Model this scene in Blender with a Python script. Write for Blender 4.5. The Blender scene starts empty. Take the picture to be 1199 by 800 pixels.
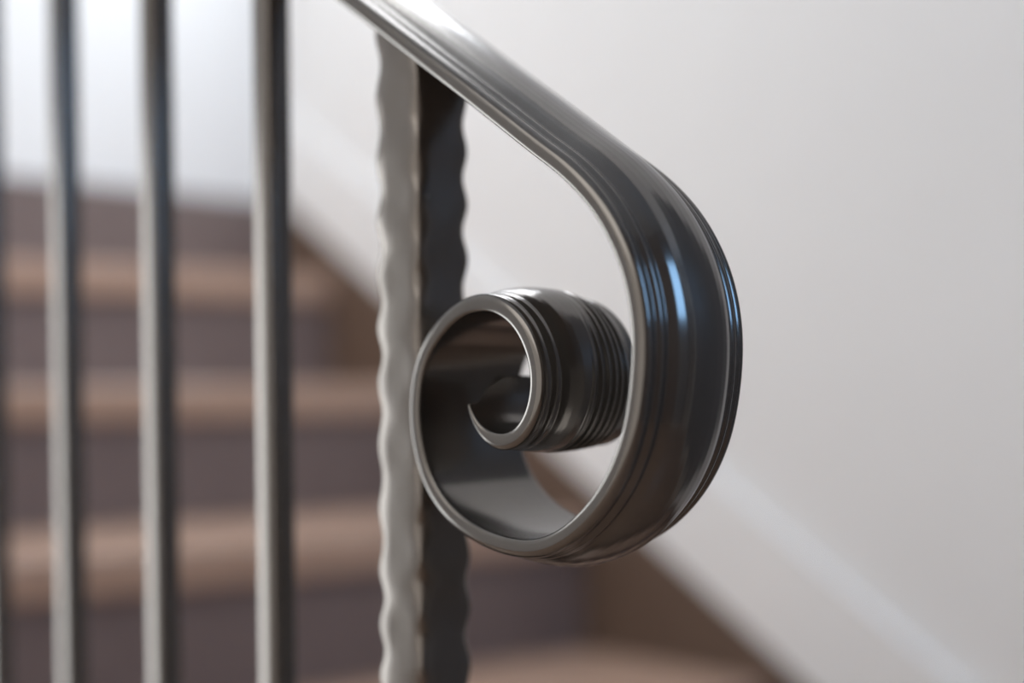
import bpy, bmesh, math, random
import numpy as np
from mathutils import Vector, Matrix

random.seed(4)
sc = bpy.context.scene
COL = sc.collection
TH = math.radians(46)
cs, sn = math.cos(TH), math.sin(TH)
EYE = 0.895                                   # camera height above the hall floor
UP_DIR = Vector((-cs, sn, 0))                 # up the stairs
LAT = Vector((sn, cs, 0))                     # across the stairs, towards the wall


def W(u, v, z):
    """stair frame (run, across, height above floor) -> world"""
    return (-cs * u + sn * v, sn * u + cs * v, z)


# ------------------------------------------------------------------ materials
def mat(name):
    m = bpy.data.materials.new(name)
    m.use_nodes = True
    nt = m.node_tree
    return m, nt, nt.nodes['Principled BSDF']


def ramp(nt, cols, fac):
    r = nt.nodes.new('ShaderNodeValToRGB')
    e = r.color_ramp.elements
    e[0].position, e[0].color = cols[0][0], (*cols[0][1], 1)
    e[1].position, e[1].color = cols[-1][0], (*cols[-1][1], 1)
    for p, c in cols[1:-1]:
        k = e.new(p); k.color = (*c, 1)
    nt.links.new(fac, r.inputs[0])
    return r.outputs[0]


def noise(nt, scale, detail=4, stretch=(1, 1, 1), rough=.5):
    tc = nt.nodes.new('ShaderNodeTexCoord')
    mp = nt.nodes.new('ShaderNodeMapping')
    mp.inputs['Scale'].default_value = stretch
    n = nt.nodes.new('ShaderNodeTexNoise')
    n.inputs['Scale'].default_value = scale
    n.inputs['Detail'].default_value = detail
    n.inputs['Roughness'].default_value = rough
    nt.links.new(tc.outputs['Object'], mp.inputs[0])
    nt.links.new(mp.outputs[0], n.inputs[0])
    return n.outputs[0]


def bump(nt, fac, strength, dist, bsdf):
    b = nt.nodes.new('ShaderNodeBump')
    b.inputs['Strength'].default_value = strength
    b.inputs['Distance'].default_value = dist
    nt.links.new(fac, b.inputs['Height'])
    nt.links.new(b.outputs[0], bsdf.inputs['Normal'])


def metal(name, c0, c1, rough):
    m, nt, b = mat(name)
    f = noise(nt, 140, 5)
    nt.links.new(ramp(nt, [(.3, c0), (.7, c1)], f), b.inputs['Base Color'])
    b.inputs['Metallic'].default_value = 0.85
    b.inputs['Specular Tint'].default_value = (.72, .72, .73, 1)
    r = nt.nodes.new('ShaderNodeMapRange')
    r.inputs['To Min'].default_value = rough - .03
    r.inputs['To Max'].default_value = rough + .03
    nt.links.new(noise(nt, 60, 3), r.inputs[0])
    nt.links.new(r.outputs[0], b.inputs['Roughness'])
    bump(nt, noise(nt, 300, 2), .015, .0004, b)
    return m


def wood(name, c0, c1, rough, stretch):
    m, nt, b = mat(name)
    f = noise(nt, 9, 7, stretch, .6)
    nt.links.new(ramp(nt, [(.3, c0), (.72, c1)], f), b.inputs['Base Color'])
    b.inputs['Roughness'].default_value = rough
    bump(nt, f, .08, .002, b)
    return m


def paint(name, c, rough=.85):
    m, nt, b = mat(name)
    d = tuple(x * .965 for x in c)
    nt.links.new(ramp(nt, [(.35, d), (.65, c)], noise(nt, 2.2, 3)), b.inputs['Base Color'])
    b.inputs['Roughness'].default_value = rough
    bump(nt, noise(nt, 90, 4), .08, .002, b)
    return m


M_RAIL = metal('lacquered_iron', (.178, .165, .152), (.19, .176, .162), .175)
M_POST = metal('lacquered_forged_iron', (.205, .184, .165), (.222, .20, .18), .26)
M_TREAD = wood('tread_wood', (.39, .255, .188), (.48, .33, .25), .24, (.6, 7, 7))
M_RISER = wood('shaded_riser_wood', (.155, .116, .108), (.195, .148, .138), .45, (.6, 7, 7))  # darker than the treads: shade on the risers put into the colour
M_STRING = wood('stringer_wood', (.10, .064, .045), (.14, .09, .065), .5, (7, .6, 7))
M_FLOOR = wood('floor_wood', (.22, .14, .095), (.30, .20, .14), .4, (.8, 6, 6))
M_DOOR = wood('door_wood', (.15, .148, .155), (.185, .182, .19), .45, (6, 6, .5))
M_PANEL = wood('dim_hall_panelling', (.075, .05, .04), (.11, .078, .06), .5, (6, 6, .5))  # dark so that a dim hall shows in the rail's reflections
M_WALL = paint('wall_plaster', (.80, .792, .785))
M_WALLB = paint('wall_plaster_lit', (.84, .845, .85))  # lighter, cooler wall plaster: daylight on the back wall put into the colour
M_SKIRT = paint('skirting_paint', (.83, .825, .82), .5)
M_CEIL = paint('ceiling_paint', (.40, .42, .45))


def daylight(name, col, strength):
    m = bpy.data.materials.new(name); m.use_nodes = True
    nt = m.node_tree; nt.nodes.clear()
    o = nt.nodes.new('ShaderNodeOutputMaterial'); e = nt.nodes.new('ShaderNodeEmission')
    e.inputs[0].default_value = (*col, 1); e.inputs[1].default_value = strength
    nt.links.new(e.outputs[0], o.inputs[0])
    return m


# ------------------------------------------------------------------ mesh helpers
def link(name, verts, faces, m, parent=None, smooth=True, angle=None):
    me = bpy.data.meshes.new(name)
    me.from_pydata([tuple(map(float, v)) for v in verts], [], [tuple(map(int, f)) for f in faces])
    bm = bmesh.new(); bm.from_mesh(me)
    bmesh.ops.recalc_face_normals(bm, faces=bm.faces)
    if angle is not None:
        for e in bm.edges:
            if len(e.link_faces) == 2 and e.calc_face_angle(0) > angle:
                e.smooth = False
    bm.to_mesh(me); bm.free()
    if smooth:
        for p in me.polygons:
            p.use_smooth = True
    me.materials.append(m)
    o = bpy.data.objects.new(name, me)
    COL.objects.link(o)
    if parent is not None:
        o.parent = parent
    return o


def empty(name, label, cat, group=None):
    o = bpy.data.objects.new(name, None)
    COL.objects.link(o)
    o['label'] = label; o['category'] = cat
    if group:
        o['group'] = group
    o.empty_display_size = .05
    return o


def box_uvz(name, u0, u1, v0, v1, z0, z1, m, parent=None, bev=.0):
    bm = bmesh.new()
    vs = [bm.verts.new(W(u, v, z)) for u in (u0, u1) for v in (v0, v1) for z in (z0, z1)]
    for f in ((0, 1, 3, 2), (4, 6, 7, 5), (0, 4, 5, 1), (2, 3, 7, 6), (0, 2, 6, 4), (1, 5, 7, 3)):
        bm.faces.new([vs[i] for i in f])
    if bev:
        bmesh.ops.bevel(bm, geom=list(bm.edges), offset=bev, segments=3, profile=.5, affect='EDGES')
    bmesh.ops.recalc_face_normals(bm, faces=bm.faces)
    me = bpy.data.meshes.new(name); bm.to_mesh(me); bm.free()
    me.materials.append(m)
    o = bpy.data.objects.new(name, me); COL.objects.link(o)
    if parent is not None:
        o.parent = parent
    return o


def prism_v(name, poly, v0, v1, m, parent=None):
    """polygon in (run, height) extruded across the stairs"""
    n = len(poly)
    vs = [W(u, v0, z) for u, z in poly] + [W(u, v1, z) for u, z in poly]
    fs = [tuple(range(n)), tuple(range(2 * n - 1, n - 1, -1))]
    fs += [(i, (i + 1) % n, n + (i + 1) % n, n + i) for i in range(n)]
    return link(name, vs, fs, m, parent, smooth=False)


def structure(o):
    o['kind'] = 'structure'
    return o


# ------------------------------------------------------------------ railing: the path of the handrail
# run and height (m, height from the camera's eye level) of the inner near edge, from the tip of the scroll outwards
PATH = [(.4152, -.0090), (.4112, -.0156), (.4037, -.0199), (.3950, -.0209), (.3876, -.0183), (.3823, -.0114),
        (.3798, -.0034), (.3794, .0030), (.3825, .0127), (.3888, .0216), (.3976, .0273), (.4073, .0292),
        (.4190, .0275), (.4287, .0222), (.4386, .0139), (.4443, .0045), (.4470, -.0078), (.4463, -.0210),
        (.4394, -.0395), (.4245, -.0528), (.4045, -.0602), (.3835, -.0622), (.3691, -.0588), (.3555, -.0506),
        (.3427, -.0380), (.3333, -.0215), (.3287, -.0031), (.3273, .0158), (.3297, .0320), (.3355, .0470),
        (.3461, .0628), (.3615, .0772), (.3790, .0890), (.4156, .1142), (.4450, .1340), (.4737, .1535),
        (.5045, .1744)]
RW = .060                # width of the handrail
VN = .376                # near edge of the handrail
SLOPE = .682


def rail_path():
    P = np.array(PATH)
    # tongue beyond the tip, curling on
    d = P[0] - P[1]; d /= np.linalg.norm(d)
    ext = []
    p = P[0].copy()
    for k in range(5):
        a = .30
        d = np.array([d[0] * math.cos(a) - d[1] * math.sin(a), d[0] * math.sin(a) + d[1] * math.cos(a)])
        d /= np.linalg.norm(d)
        p = p + d * .0045
        ext.append(p.copy())
    far = [P[-1] + np.array([1, SLOPE]) * t for t in (.05, .12, .2, .3, .4, .55, .7)]
    Q = np.array(ext[::-1] + list(P) + far)
    n_ext = len(ext)
    # Catmull-Rom
    out = []
    tip_s = None
    for i in range(len(Q) - 1):
        p0 = Q[max(i - 1, 0)]; p1 = Q[i]; p2 = Q[i + 1]; p3 = Q[min(i + 2, len(Q) - 1)]
        if i == n_ext:
            tip_i = len(out)
        for t in np.linspace(0, 1, 40, endpoint=False):
            out.append(.5 * ((2 * p1) + (-p0 + p2) * t + (2 * p0 - 5 * p1 + 4 * p2 - p3) * t * t + (-p0 + 3 * p1 - 3 * p2 + p3) * t ** 3))
    out.append(Q[-1])
    out = np.array(out)
    s = np.concatenate([[0], np.cumsum(np.linalg.norm(np.diff(out, axis=0), axis=1))])
    tip = s[tip_i]
    S = np.arange(0, s[-1], .001)
    A = np.stack([np.interp(S, s, out[:, k]) for k in (0, 1)], 1)
    # smooth the hand-taken points
    ker = np.exp(-.5 * (np.arange(-18, 19) / 5.5) ** 2); ker /= ker.sum()
    pre = 2 * A[0] - A[1:19][::-1]; post = 2 * A[-1] - A[-19:-1][::-1]
    B = np.concatenate([pre, A, post])
    B = np.stack([np.convolve(B[:, k], ker, 'valid') for k in (0, 1)], 1)
    return S - tip, B


S_, C_ = rail_path()
T_ = np.gradient(C_, axis=0); T_ /= np.linalg.norm(T_, axis=1)[:, None]


def at_s(s):
    c = np.array([np.interp(s, S_, C_[:, k]) for k in (0, 1)])
    t = np.array([np.interp(s, S_, T_[:, k]) for k in (0, 1)])
    t /= np.linalg.norm(t)
    return c, t, np.array([-t[1], t[0]])


def smoothstep(a, b, x):
    t = min(1, max(0, (x - a) / (b - a)))
    return t * t * (3 - 2 * t)


# outer face of the moulded section: (across mm, height mm)
HALF = [(0.0, 4.6), (.3, 5.8), (.9, 6.8), (1.9, 7.5), (3.0, 7.8), (4.2, 7.7), (5.2, 7.2), (5.9, 7.05), (6.6, 7.5), (7.6, 8.5), (8.7, 8.85),
        (9.8, 8.6), (10.7, 8.15), (11.4, 8.2), (12.4, 9.1), (14.6, 10.7), (18.0, 12.1), (22.0, 13.0), (26.0, 13.5), (30.0, 13.7)]


def profile():
    h = np.array(HALF)
    full = np.concatenate([h, np.stack([60 - h[::-1][1:, 0], h[::-1][1:, 1]], 1)])
    vv = np.concatenate([[0, .12, .35, .7], np.arange(1.2, 58.81, .45), [59.3, 59.65, 59.88, 60]])
    nn = np.interp(vv, full[:, 0], full[:, 1])
    k = np.array([.25, .5, .25])
    n2 = nn.copy(); n2[4:-4] = np.convolve(nn, k, 'same')[4:-4]
    outer = np.stack([vv, n2], 1)
    front = [(0, 4.2), (0, 2.4), (.12, 1.1), (.5, .45), (1.2, .08)]
    inner = [(v, 0.0) for v in (2.2, 4, 7, 12, 20, 30, 40, 48, 53, 56, 57.8)]
    back = [(60 - a, b) for a, b in front[::-1]]
    # around: outer from near to far, back edge down, inner far to near, front up
    return list(map(tuple, outer)) + back[::-1] + inner[::-1] + front[::-1], len(outer)


PROF, N_OUT = profile()


def rail_mesh(name, s_list, parent, cap0=False, cap1=False, tongue=False):
    verts, faces = [], []
    m = len(PROF)
    for s in s_list:
        for (v, n) in PROF:
            ss = s
            if tongue:
                e = min(v, 60 - v)
                off = -.012 * smoothstep(3, 19, e)
                ss = s + off * max(0, 1 - s / .05)
            tk = .16 + .84 * smoothstep(-.004, .026, s + .25 * (ss - s))
            c, t, nn = at_s(ss)
            nv = (n if n < 7 else 7 + (n - 7) * (.2 + .42 * smoothstep(.02, .095, s) + .38 * smoothstep(.1, .2, s))) * tk
            if n > 5 and 24 < v < 57:          # pinched ridges of the tight curl
                wgt = smoothstep(.012, .03, s) * (1 - smoothstep(.085, .12, s)) * smoothstep(24, 30, v) * (1 - smoothstep(50, 55, v))
                wgt *= smoothstep(0, 14, (v - 27) + (.075 - s) * 300)
                nv += .55 * wgt * math.cos(2 * math.pi * (v - 28) / 4.4)
            p = c + nn * nv / 1000
            verts.append(W(p[0], VN + v / 1000, EYE + p[1]))
    k = len(s_list)
    for i in range(k - 1):
        for j in range(m):
            j2 = (j + 1) % m
            faces.append((i * m + j, i * m + j2, (i + 1) * m + j2, (i + 1) * m + j))
    if cap0:
        ia, ib = 0, m - 1                     # zip the outer face to the inner one
        while ia < N_OUT - 1 or ib > N_OUT:
            if ib <= N_OUT or (ia < N_OUT - 1 and PROF[ia + 1][0] <= PROF[ib - 1][0]):
                faces.append((ia, ia + 1, ib)); ia += 1
            else:
                faces.append((ia, ib - 1, ib)); ib -= 1
    if cap1:
        faces.append(tuple(range((k - 1) * m, k * m)))
    return link(name, verts, faces, M_RAIL, parent, angle=math.radians(50))


railing = empty('stair_railing', 'dark grey wrought iron stair railing ending in a rolled scroll', 'railing')
railing.location = (0, 0, 0)
S_JOIN = .47
S_END = S_[-1] - .002
scroll = rail_mesh('scroll', list(np.arange(0, S_JOIN + 1e-6, .0014)[:-1]) + [S_JOIN], railing, cap0=True, tongue=True)
scroll['label'] = 'rolled scroll end of the handrail'
rail_s = list(np.arange(S_JOIN, S_JOIN + .12, .003)) + list(np.arange(S_JOIN + .12, S_END, .02)) + [S_END]
handrail = rail_mesh('handrail', rail_s, railing, cap1=True)


def rail_under(u):
    """height of the handrail's underside over run u on the straight part"""
    i0 = int(.40 / .001)
    return EYE + float(np.interp(u, C_[i0:, 0], C_[i0:, 1]))


# ------------------------------------------------------------------ steps
RISE, GOING = .179, .2846
SKEW, V_REF = -.14, .583                                  # the nosings run slightly askew to the wall
NOSE = [.498 + GOING * k for k in range(6)]               # run of each nosing at V_REF
TOPS = [RISE * (k + 1) for k in range(6)]
V_IN, V_WALL = .345, 1.37
U_BACK = 1.983


def skewed(u, v):
    return u + SKEW * (v - V_REF)


def tread_top(u, v):
    z = 0
    for n, t in zip(NOSE, TOPS):
        if u > skewed(n, v):
            z = t
    return z


# ------------------------------------------------------------------ newel post with hammered corners
def newel(u, v, half, z0):
    rnd = random.Random(11)
    verts, faces = [], []
    per = .0265
    dz = .0012
    ring = None
    top_max = rail_under(u + half) - .002
    zs = np.arange(z0, top_max, dz)
    ph = [0.0, 1.4, .5, 2.2]
    jit = [[rnd.uniform(.7, 1.15) for _ in range(80)] for _ in range(4)]
    for z in zs:
        for q in range(4):                                    # corner and the face after it
            a = q * math.pi / 2
            zz = z + .003 * math.sin(z * 37 + q)
            w = zz / per + ph[q] / (2 * math.pi)
            amp = jit[q][int(w) % 80]
            dent = (.5 - .5 * math.cos(2 * math.pi * w)) ** 1.0
            ch = .0011 + .0027 * amp * dent                   # corner cut back by the hammer blow
            ins = .0003 * dent * amp
            # corner vertices in a local frame: corner at (+half,+half), rotated by a
            pts = [(half - ins, half - ch * 1.25), (half - ins - ch * .12, half - ch * .86), (half - ch * .51, half - ch * .51), (half - ch * .86, half - ins - ch * .12), (half - ch * 1.25, half - ins)]
            pts += [(half * f, half - .0003 * (1 - f * f) * math.sin(z * 160 + q)) for f in (.45, 0, -.45)]
            for x, y in pts:
                X = x * math.cos(a) - y * math.sin(a); Y = x * math.sin(a) + y * math.cos(a)
                lim = rail_under(u + X) - .0022
                verts.append(W(u + X, v + Y, min(z, lim)))
    m = 32
    k = len(zs)
    for i in range(k - 1):
        for j in range(m):
            faces.append((i * m + j, i * m + (j + 1) % m, (i + 1) * m + (j + 1) % m, (i + 1) * m + j))
    faces.append(tuple(range(m)))
    faces.append(tuple(range((k - 1) * m, k * m)))
    o = link('newel_post', verts, faces, M_POST, railing, angle=math.radians(60))
    o['label'] = 'thick square post with wavy hammered edges'
    # thin sloping plate between post and handrail
    hp = half + .0035
    vs = []
    for uu in (u - hp, u + hp):
        for vv in (v - hp, v + hp):
            zt = rail_under(uu)
            vs.append(W(uu, vv, zt - .0032)); vs.append(W(uu, vv, zt + .0004))
    link('cap_plate', vs, [(0, 1, 3, 2), (4, 6, 7, 5), (0, 4, 5, 1), (2, 3, 7, 6), (0, 2, 6, 4), (1, 5, 7, 3)], M_POST, o, smooth=False)


U_POST = .4785
V_RAIL = VN + RW / 2
newel(U_POST, V_RAIL, .0152, 0.0)


# ------------------------------------------------------------------ balusters
def baluster(u):
    z0 = tread_top(u, V_RAIL)
    hf = .0073; ch = .0016
    pts = [(hf, -hf + ch), (hf, hf - ch), (hf - ch * .3, hf - ch * .3), (hf - ch, hf), (-hf + ch, hf), (-hf + ch * .3, hf - ch * .3), (-hf, hf - ch), (-hf, -hf + ch),
           (-hf + ch * .3, -hf + ch * .3), (-hf + ch, -hf), (hf - ch, -hf), (hf - ch * .3, -hf + ch * .3)]
    vs, fs = [], []
    n = len(pts)
    lv = np.linspace(0, 1, 24)
    for t in lv:
        for x, y in pts:
            zt = rail_under(u + x) + .0015
            vs.append(W(u + x, V_RAIL + y, z0 + (zt - z0) * t))
    for i in range(len(lv) - 1):
        for j in range(n):
            fs.append((i * n + j, i * n + (j + 1) % n, (i + 1) * n + (j + 1) % n, (i + 1) * n + j))
    fs += [tuple(range(n)), tuple(range((len(lv) - 1) * n, len(lv) * n))]
    return link('baluster', vs, fs, M_POST, railing, angle=math.radians(30))


for u in (.598, .7145, .8305, .945):
    baluster(u)

# ------------------------------------------------------------------ staircase
stairs = empty('staircase', 'brown wooden staircase climbing behind the iron railing', 'staircase')
NOSE_T = .047


def step_board(name, ua, ub, va, vb, z0, z1, m, bev):
    """board across the stairs; ua, ub are functions of the position across"""
    bm = bmesh.new()
    vs = [bm.verts.new(W(f(v), v, z)) for f in (ua, ub) for v in (va, vb) for z in (z0, z1)]
    for f in ((0, 1, 3, 2), (4, 6, 7, 5), (0, 4, 5, 1), (2, 3, 7, 6), (0, 2, 6, 4), (1, 5, 7, 3)):
        bm.faces.new([vs[i] for i in f])
    if bev:
        bmesh.ops.bevel(bm, geom=list(bm.edges), offset=bev, segments=3, profile=.5, affect='EDGES')
    bmesh.ops.recalc_face_normals(bm, faces=bm.faces)
    me = bpy.data.meshes.new(name); bm.to_mesh(me); bm.free()
    me.materials.append(m)
    o = bpy.data.objects.new(name, me); COL.objects.link(o)
    o.parent = stairs
    return o


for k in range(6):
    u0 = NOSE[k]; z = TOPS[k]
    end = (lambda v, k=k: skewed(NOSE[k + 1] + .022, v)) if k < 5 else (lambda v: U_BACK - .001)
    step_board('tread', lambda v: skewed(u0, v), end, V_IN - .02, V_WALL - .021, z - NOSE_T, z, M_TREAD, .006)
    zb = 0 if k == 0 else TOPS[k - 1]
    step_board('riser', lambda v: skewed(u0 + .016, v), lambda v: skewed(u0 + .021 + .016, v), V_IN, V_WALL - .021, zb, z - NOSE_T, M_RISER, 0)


def string_top(u):
    """upper edge of the wall stringer"""
    return EYE - .9336 + .6355 * u


# stringer on the wall: straight edge a little above the nosings
uA, uB = .30, U_BACK - .001
prism_v('stringer', [(uA, max(0, string_top(uA) - .34)), (uB, string_top(uB) - .34), (uB, string_top(uB)), (uA, string_top(uA))], V_WALL - .02, V_WALL - .001, M_STRING, stairs)
# cut stringer under the open side
NS = [skewed(n, V_IN + .03) + .038 for n in NOSE]
poly = [(NS[0], 0)]
for k in range(6):
    poly.append((NS[k], TOPS[k] - NOSE_T))
    poly.append((NS[k + 1] if k < 5 else U_BACK - .001, TOPS[k] - NOSE_T))
poly += [(U_BACK - .001, TOPS[5] - .34), (NS[0] + .34, 0)]
prism_v('stringer', poly, V_IN, V_IN + .03, M_STRING, stairs)

# ------------------------------------------------------------------ setting
H = 3.47
DU0, DU1 = -1.3, .2                       # dark door added in the stair wall for reflections
WU0, WU1, WZ0, WZ1 = 1.17, 1.92, 1.79, 3.37   # high window in the stair wall


def wall_grid(name, us, zs, holes, v0, v1, m):
    """wall with rectangular holes, one mesh"""
    vs, fs = [], []
    for i in range(len(us) - 1):
        for j in range(len(zs) - 1):
            if (i, j) in holes:
                continue
            b = len(vs)
            vs += [W(u, v, z) for u in (us[i], us[i + 1]) for v in (v0, v1) for z in (zs[j], zs[j + 1])]
            fs += [tuple(b + q for q in f) for f in ((0, 1, 3, 2), (4, 6, 7, 5), (0, 4, 5, 1), (2, 3, 7, 6), (0, 2, 6, 4), (1, 5, 7, 3))]
    return structure(link(name, vs, fs, m, smooth=False))


U_FRONT = -1.5
wall_grid('wall_right', [U_FRONT - .15, DU0, DU1, WU0, WU1, U_BACK + .15], [0, WZ0, 2.2, WZ1, H], {(1, 0), (1, 1), (3, 1), (3, 2)}, V_WALL, V_WALL + .15, M_WALL)
BV0, BV1, BZ0, BZ1 = -.56, .25, .17, 1.29    # added window in the back wall, out of view
structure(box_uvz('floor', U_FRONT, U_BACK, -2.2, V_WALL, -.1, 0, M_FLOOR))
SU0, SU1, SV0, SV1 = 1.13, 1.9, .35, 1.25     # added skylight over the stairs, out of view
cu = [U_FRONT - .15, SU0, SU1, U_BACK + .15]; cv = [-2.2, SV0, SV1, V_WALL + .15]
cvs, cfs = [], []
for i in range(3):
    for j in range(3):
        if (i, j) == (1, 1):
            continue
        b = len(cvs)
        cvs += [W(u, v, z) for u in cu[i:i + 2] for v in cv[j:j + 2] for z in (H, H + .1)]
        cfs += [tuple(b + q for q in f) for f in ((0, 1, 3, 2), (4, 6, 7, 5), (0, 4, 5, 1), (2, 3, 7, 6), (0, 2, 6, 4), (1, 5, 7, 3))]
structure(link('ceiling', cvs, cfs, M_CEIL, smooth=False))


def wall_across(name, vs_, zs, holes, u0, u1, m):
    vs, fs = [], []
    for i in range(len(vs_) - 1):
        for j in range(len(zs) - 1):
            if (i, j) in holes:
                continue
            b = len(vs)
            vs += [W(u, v, z) for u in (u0, u1) for v in (vs_[i], vs_[i + 1]) for z in (zs[j], zs[j + 1])]
            fs += [tuple(b + q for q in f) for f in ((0, 1, 3, 2), (4, 6, 7, 5), (0, 4, 5, 1), (2, 3, 7, 6), (0, 2, 6, 4), (1, 5, 7, 3))]
    return structure(link(name, vs, fs, m, smooth=False))


wall_across('wall_back', [-2.2, BV0, BV1, V_WALL], [0, BZ0, BZ1, H], {(1, 1)}, U_BACK, U_BACK + .15, M_WALLB)
FV0, FV1 = .35, 1.22                          # front door
wall_across('wall_front', [-2.2, FV0, FV1, V_WALL], [0, 2.6, H], {(1, 0)}, U_FRONT - .15, U_FRONT, M_PANEL)
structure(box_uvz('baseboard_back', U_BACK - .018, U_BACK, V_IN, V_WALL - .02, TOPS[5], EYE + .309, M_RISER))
# white skirting board following the stairs
structure(prism_v('baseboard_right', [(uA, string_top(uA)), (uB, string_top(uB)), (uB, string_top(uB) + .15), (uA, string_top(uA) + .15)], V_WALL - .016, V_WALL, M_SKIRT))

# high window of the stair wall: frame and pane
wf = structure(bpy.data.objects.new('window_1', None)); COL.objects.link(wf)
t = .03
for a in ((WU0, WU1, WZ0, WZ0 + t), (WU0, WU1, WZ1 - t, WZ1), (WU0, WU0 + t, WZ0 + t, WZ1 - t), (WU1 - t, WU1, WZ0 + t, WZ1 - t)):
    box_uvz('window_frame', a[0], a[1], V_WALL + .03, V_WALL + .09, a[2], a[3], M_SKIRT, wf, bev=.004)
box_uvz('window_pane', WU0 + t, WU1 - t, V_WALL + .055, V_WALL + .065, WZ0 + t, WZ1 - t, daylight('daylight_pane', (.92, .96, 1), 7), wf)

# unseen skylight added to whiten the upper rail: frame and pane
w3 = structure(bpy.data.objects.new('reflection_skylight', None)); COL.objects.link(w3)
for a in ((SU0, SU1, SV0, SV0 + t), (SU0, SU1, SV1 - t, SV1), (SU0, SU0 + t, SV0 + t, SV1 - t), (SU1 - t, SU1, SV0 + t, SV1 - t)):
    box_uvz('window_frame', a[0], a[1], a[2], a[3], H + .02, H + .08, M_SKIRT, w3, bev=.004)
box_uvz('window_pane', SU0 + t, SU1 - t, SV0 + t, SV1 - t, H + .045, H + .055, daylight('reflection_skylight_pane', (.92, .96, 1), 7), w3)

# unseen window added in the back wall to brighten the balusters
w2 = structure(bpy.data.objects.new('baluster_fill_window', None)); COL.objects.link(w2)
for a in ((BV0, BV1, BZ0, BZ0 + t), (BV0, BV1, BZ1 - t, BZ1), (BV0, BV0 + t, BZ0 + t, BZ1 - t), (BV1 - t, BV1, BZ0 + t, BZ1 - t)):
    box_uvz('window_frame', U_BACK + .03, U_BACK + .09, a[0], a[1], a[2], a[3], M_SKIRT, w2, bev=.004)
box_uvz('window_pane', U_BACK + .055, U_BACK + .065, BV0 + t, BV1 - t, BZ0 + t, BZ1 - t, daylight('baluster_fill_pane', (.92, .97, 1), 3.8), w2)

# unseen plain door added to darken reflections; the front door with a glazed light
d1 = structure(bpy.data.objects.new('reflection_door', None)); COL.objects.link(d1)
for a in ((DU0, -.552), (-.548, DU1)):
    box_uvz('door_panel', a[0], a[1], V_WALL + .02, V_WALL + .07, 0, 2.2, M_DOOR, d1)
d2 = structure(bpy.data.objects.new('door_2', None)); COL.objects.link(d2)
GV0, GV1, GZ0, GZ1 = .43, .97, 1.36, 2.45
for a in ((FV0, GV0, 0, 2.6), (GV1, FV1, 0, 2.6), (GV0, GV1, 0, GZ0), (GV0, GV1, GZ1, 2.6)):
    box_uvz('door_panel', U_FRONT - .07, U_FRONT - .02, a[0], a[1], a[2], a[3], M_DOOR, d2)
box_uvz('door_pane', U_FRONT - .05, U_FRONT - .04, GV0, GV1, GZ0, GZ1, daylight('sky_pane', (.30, .58, 1.0), 5), d2)


# ------------------------------------------------------------------ light
def area(name, loc, target, size, size_y, power, col):
    l = bpy.data.lights.new(name, 'AREA')
    l.shape = 'RECTANGLE'; l.size = size; l.size_y = size_y; l.energy = power; l.color = col
    o = bpy.data.objects.new(name, l); COL.objects.link(o)
    o.location = loc
    o.rotation_euler = (Vector(target) - Vector(loc)).to_track_quat('-Z', 'Y').to_euler()
    return o


area('left_fill_light', W(.9, -2.1, 2.77), W(1.3, 1.3, 1.3), 3.0, 1.6, 15, (1, .985, .97))  # unseen fill added at the open left side, no window there
area('back_wall_fill_light', W(.5, .1, 2.7), W(U_BACK, .95, 1.3), .6, .6, 2.2, (.92, .965, 1)).data.spread = math.radians(80)  # unseen fill added to brighten the back wall
w = bpy.data.worlds.new('daylight'); sc.world = w; w.use_nodes = True
bg = w.node_tree.nodes['Background']
bg.inputs[0].default_value = (1, .945, .89, 1); bg.inputs[1].default_value = .7

for root, base in ((railing, W(U_POST, V_RAIL, 0)), (stairs, W(NOSE[0], (V_IN + V_WALL) / 2, 0))):
    root.location = base
    for ch in root.children:
        ch.matrix_parent_inverse = Matrix.Translation(-Vector(base))

# ------------------------------------------------------------------ camera
cd = bpy.data.cameras.new('camera'); cam = bpy.data.objects.new('camera', cd); COL.objects.link(cam)
PITCH, ROLL = .03, .006
fw = Vector((0, math.cos(PITCH), -math.sin(PITCH))); u0 = Vector((0, math.sin(PITCH), math.cos(PITCH))); r0 = Vector((1, 0, 0))
rt = r0 * math.cos(ROLL) - u0 * math.sin(ROLL); up = u0 * math.cos(ROLL) + r0 * math.sin(ROLL)
mm = Matrix((rt, up, -fw)).transposed().to_4x4(); mm.translation = (0, 0, EYE)
cam.matrix_world = mm
cd.sensor_width = 36; cd.lens = 36 * 1600 / 1199; cd.shift_y = 96 / 1199
cd.clip_start = .02
cd.dof.use_dof = True; cd.dof.focus_distance = .535; cd.dof.aperture_fstop = 2.1
sc.camera = cam

sc.view_settings.view_transform = 'Standard'; sc.view_settings.look = 'None'
sc.view_settings.gamma = 1; sc.view_settings.use_curve_mapping = False
sc.view_settings.exposure = .45
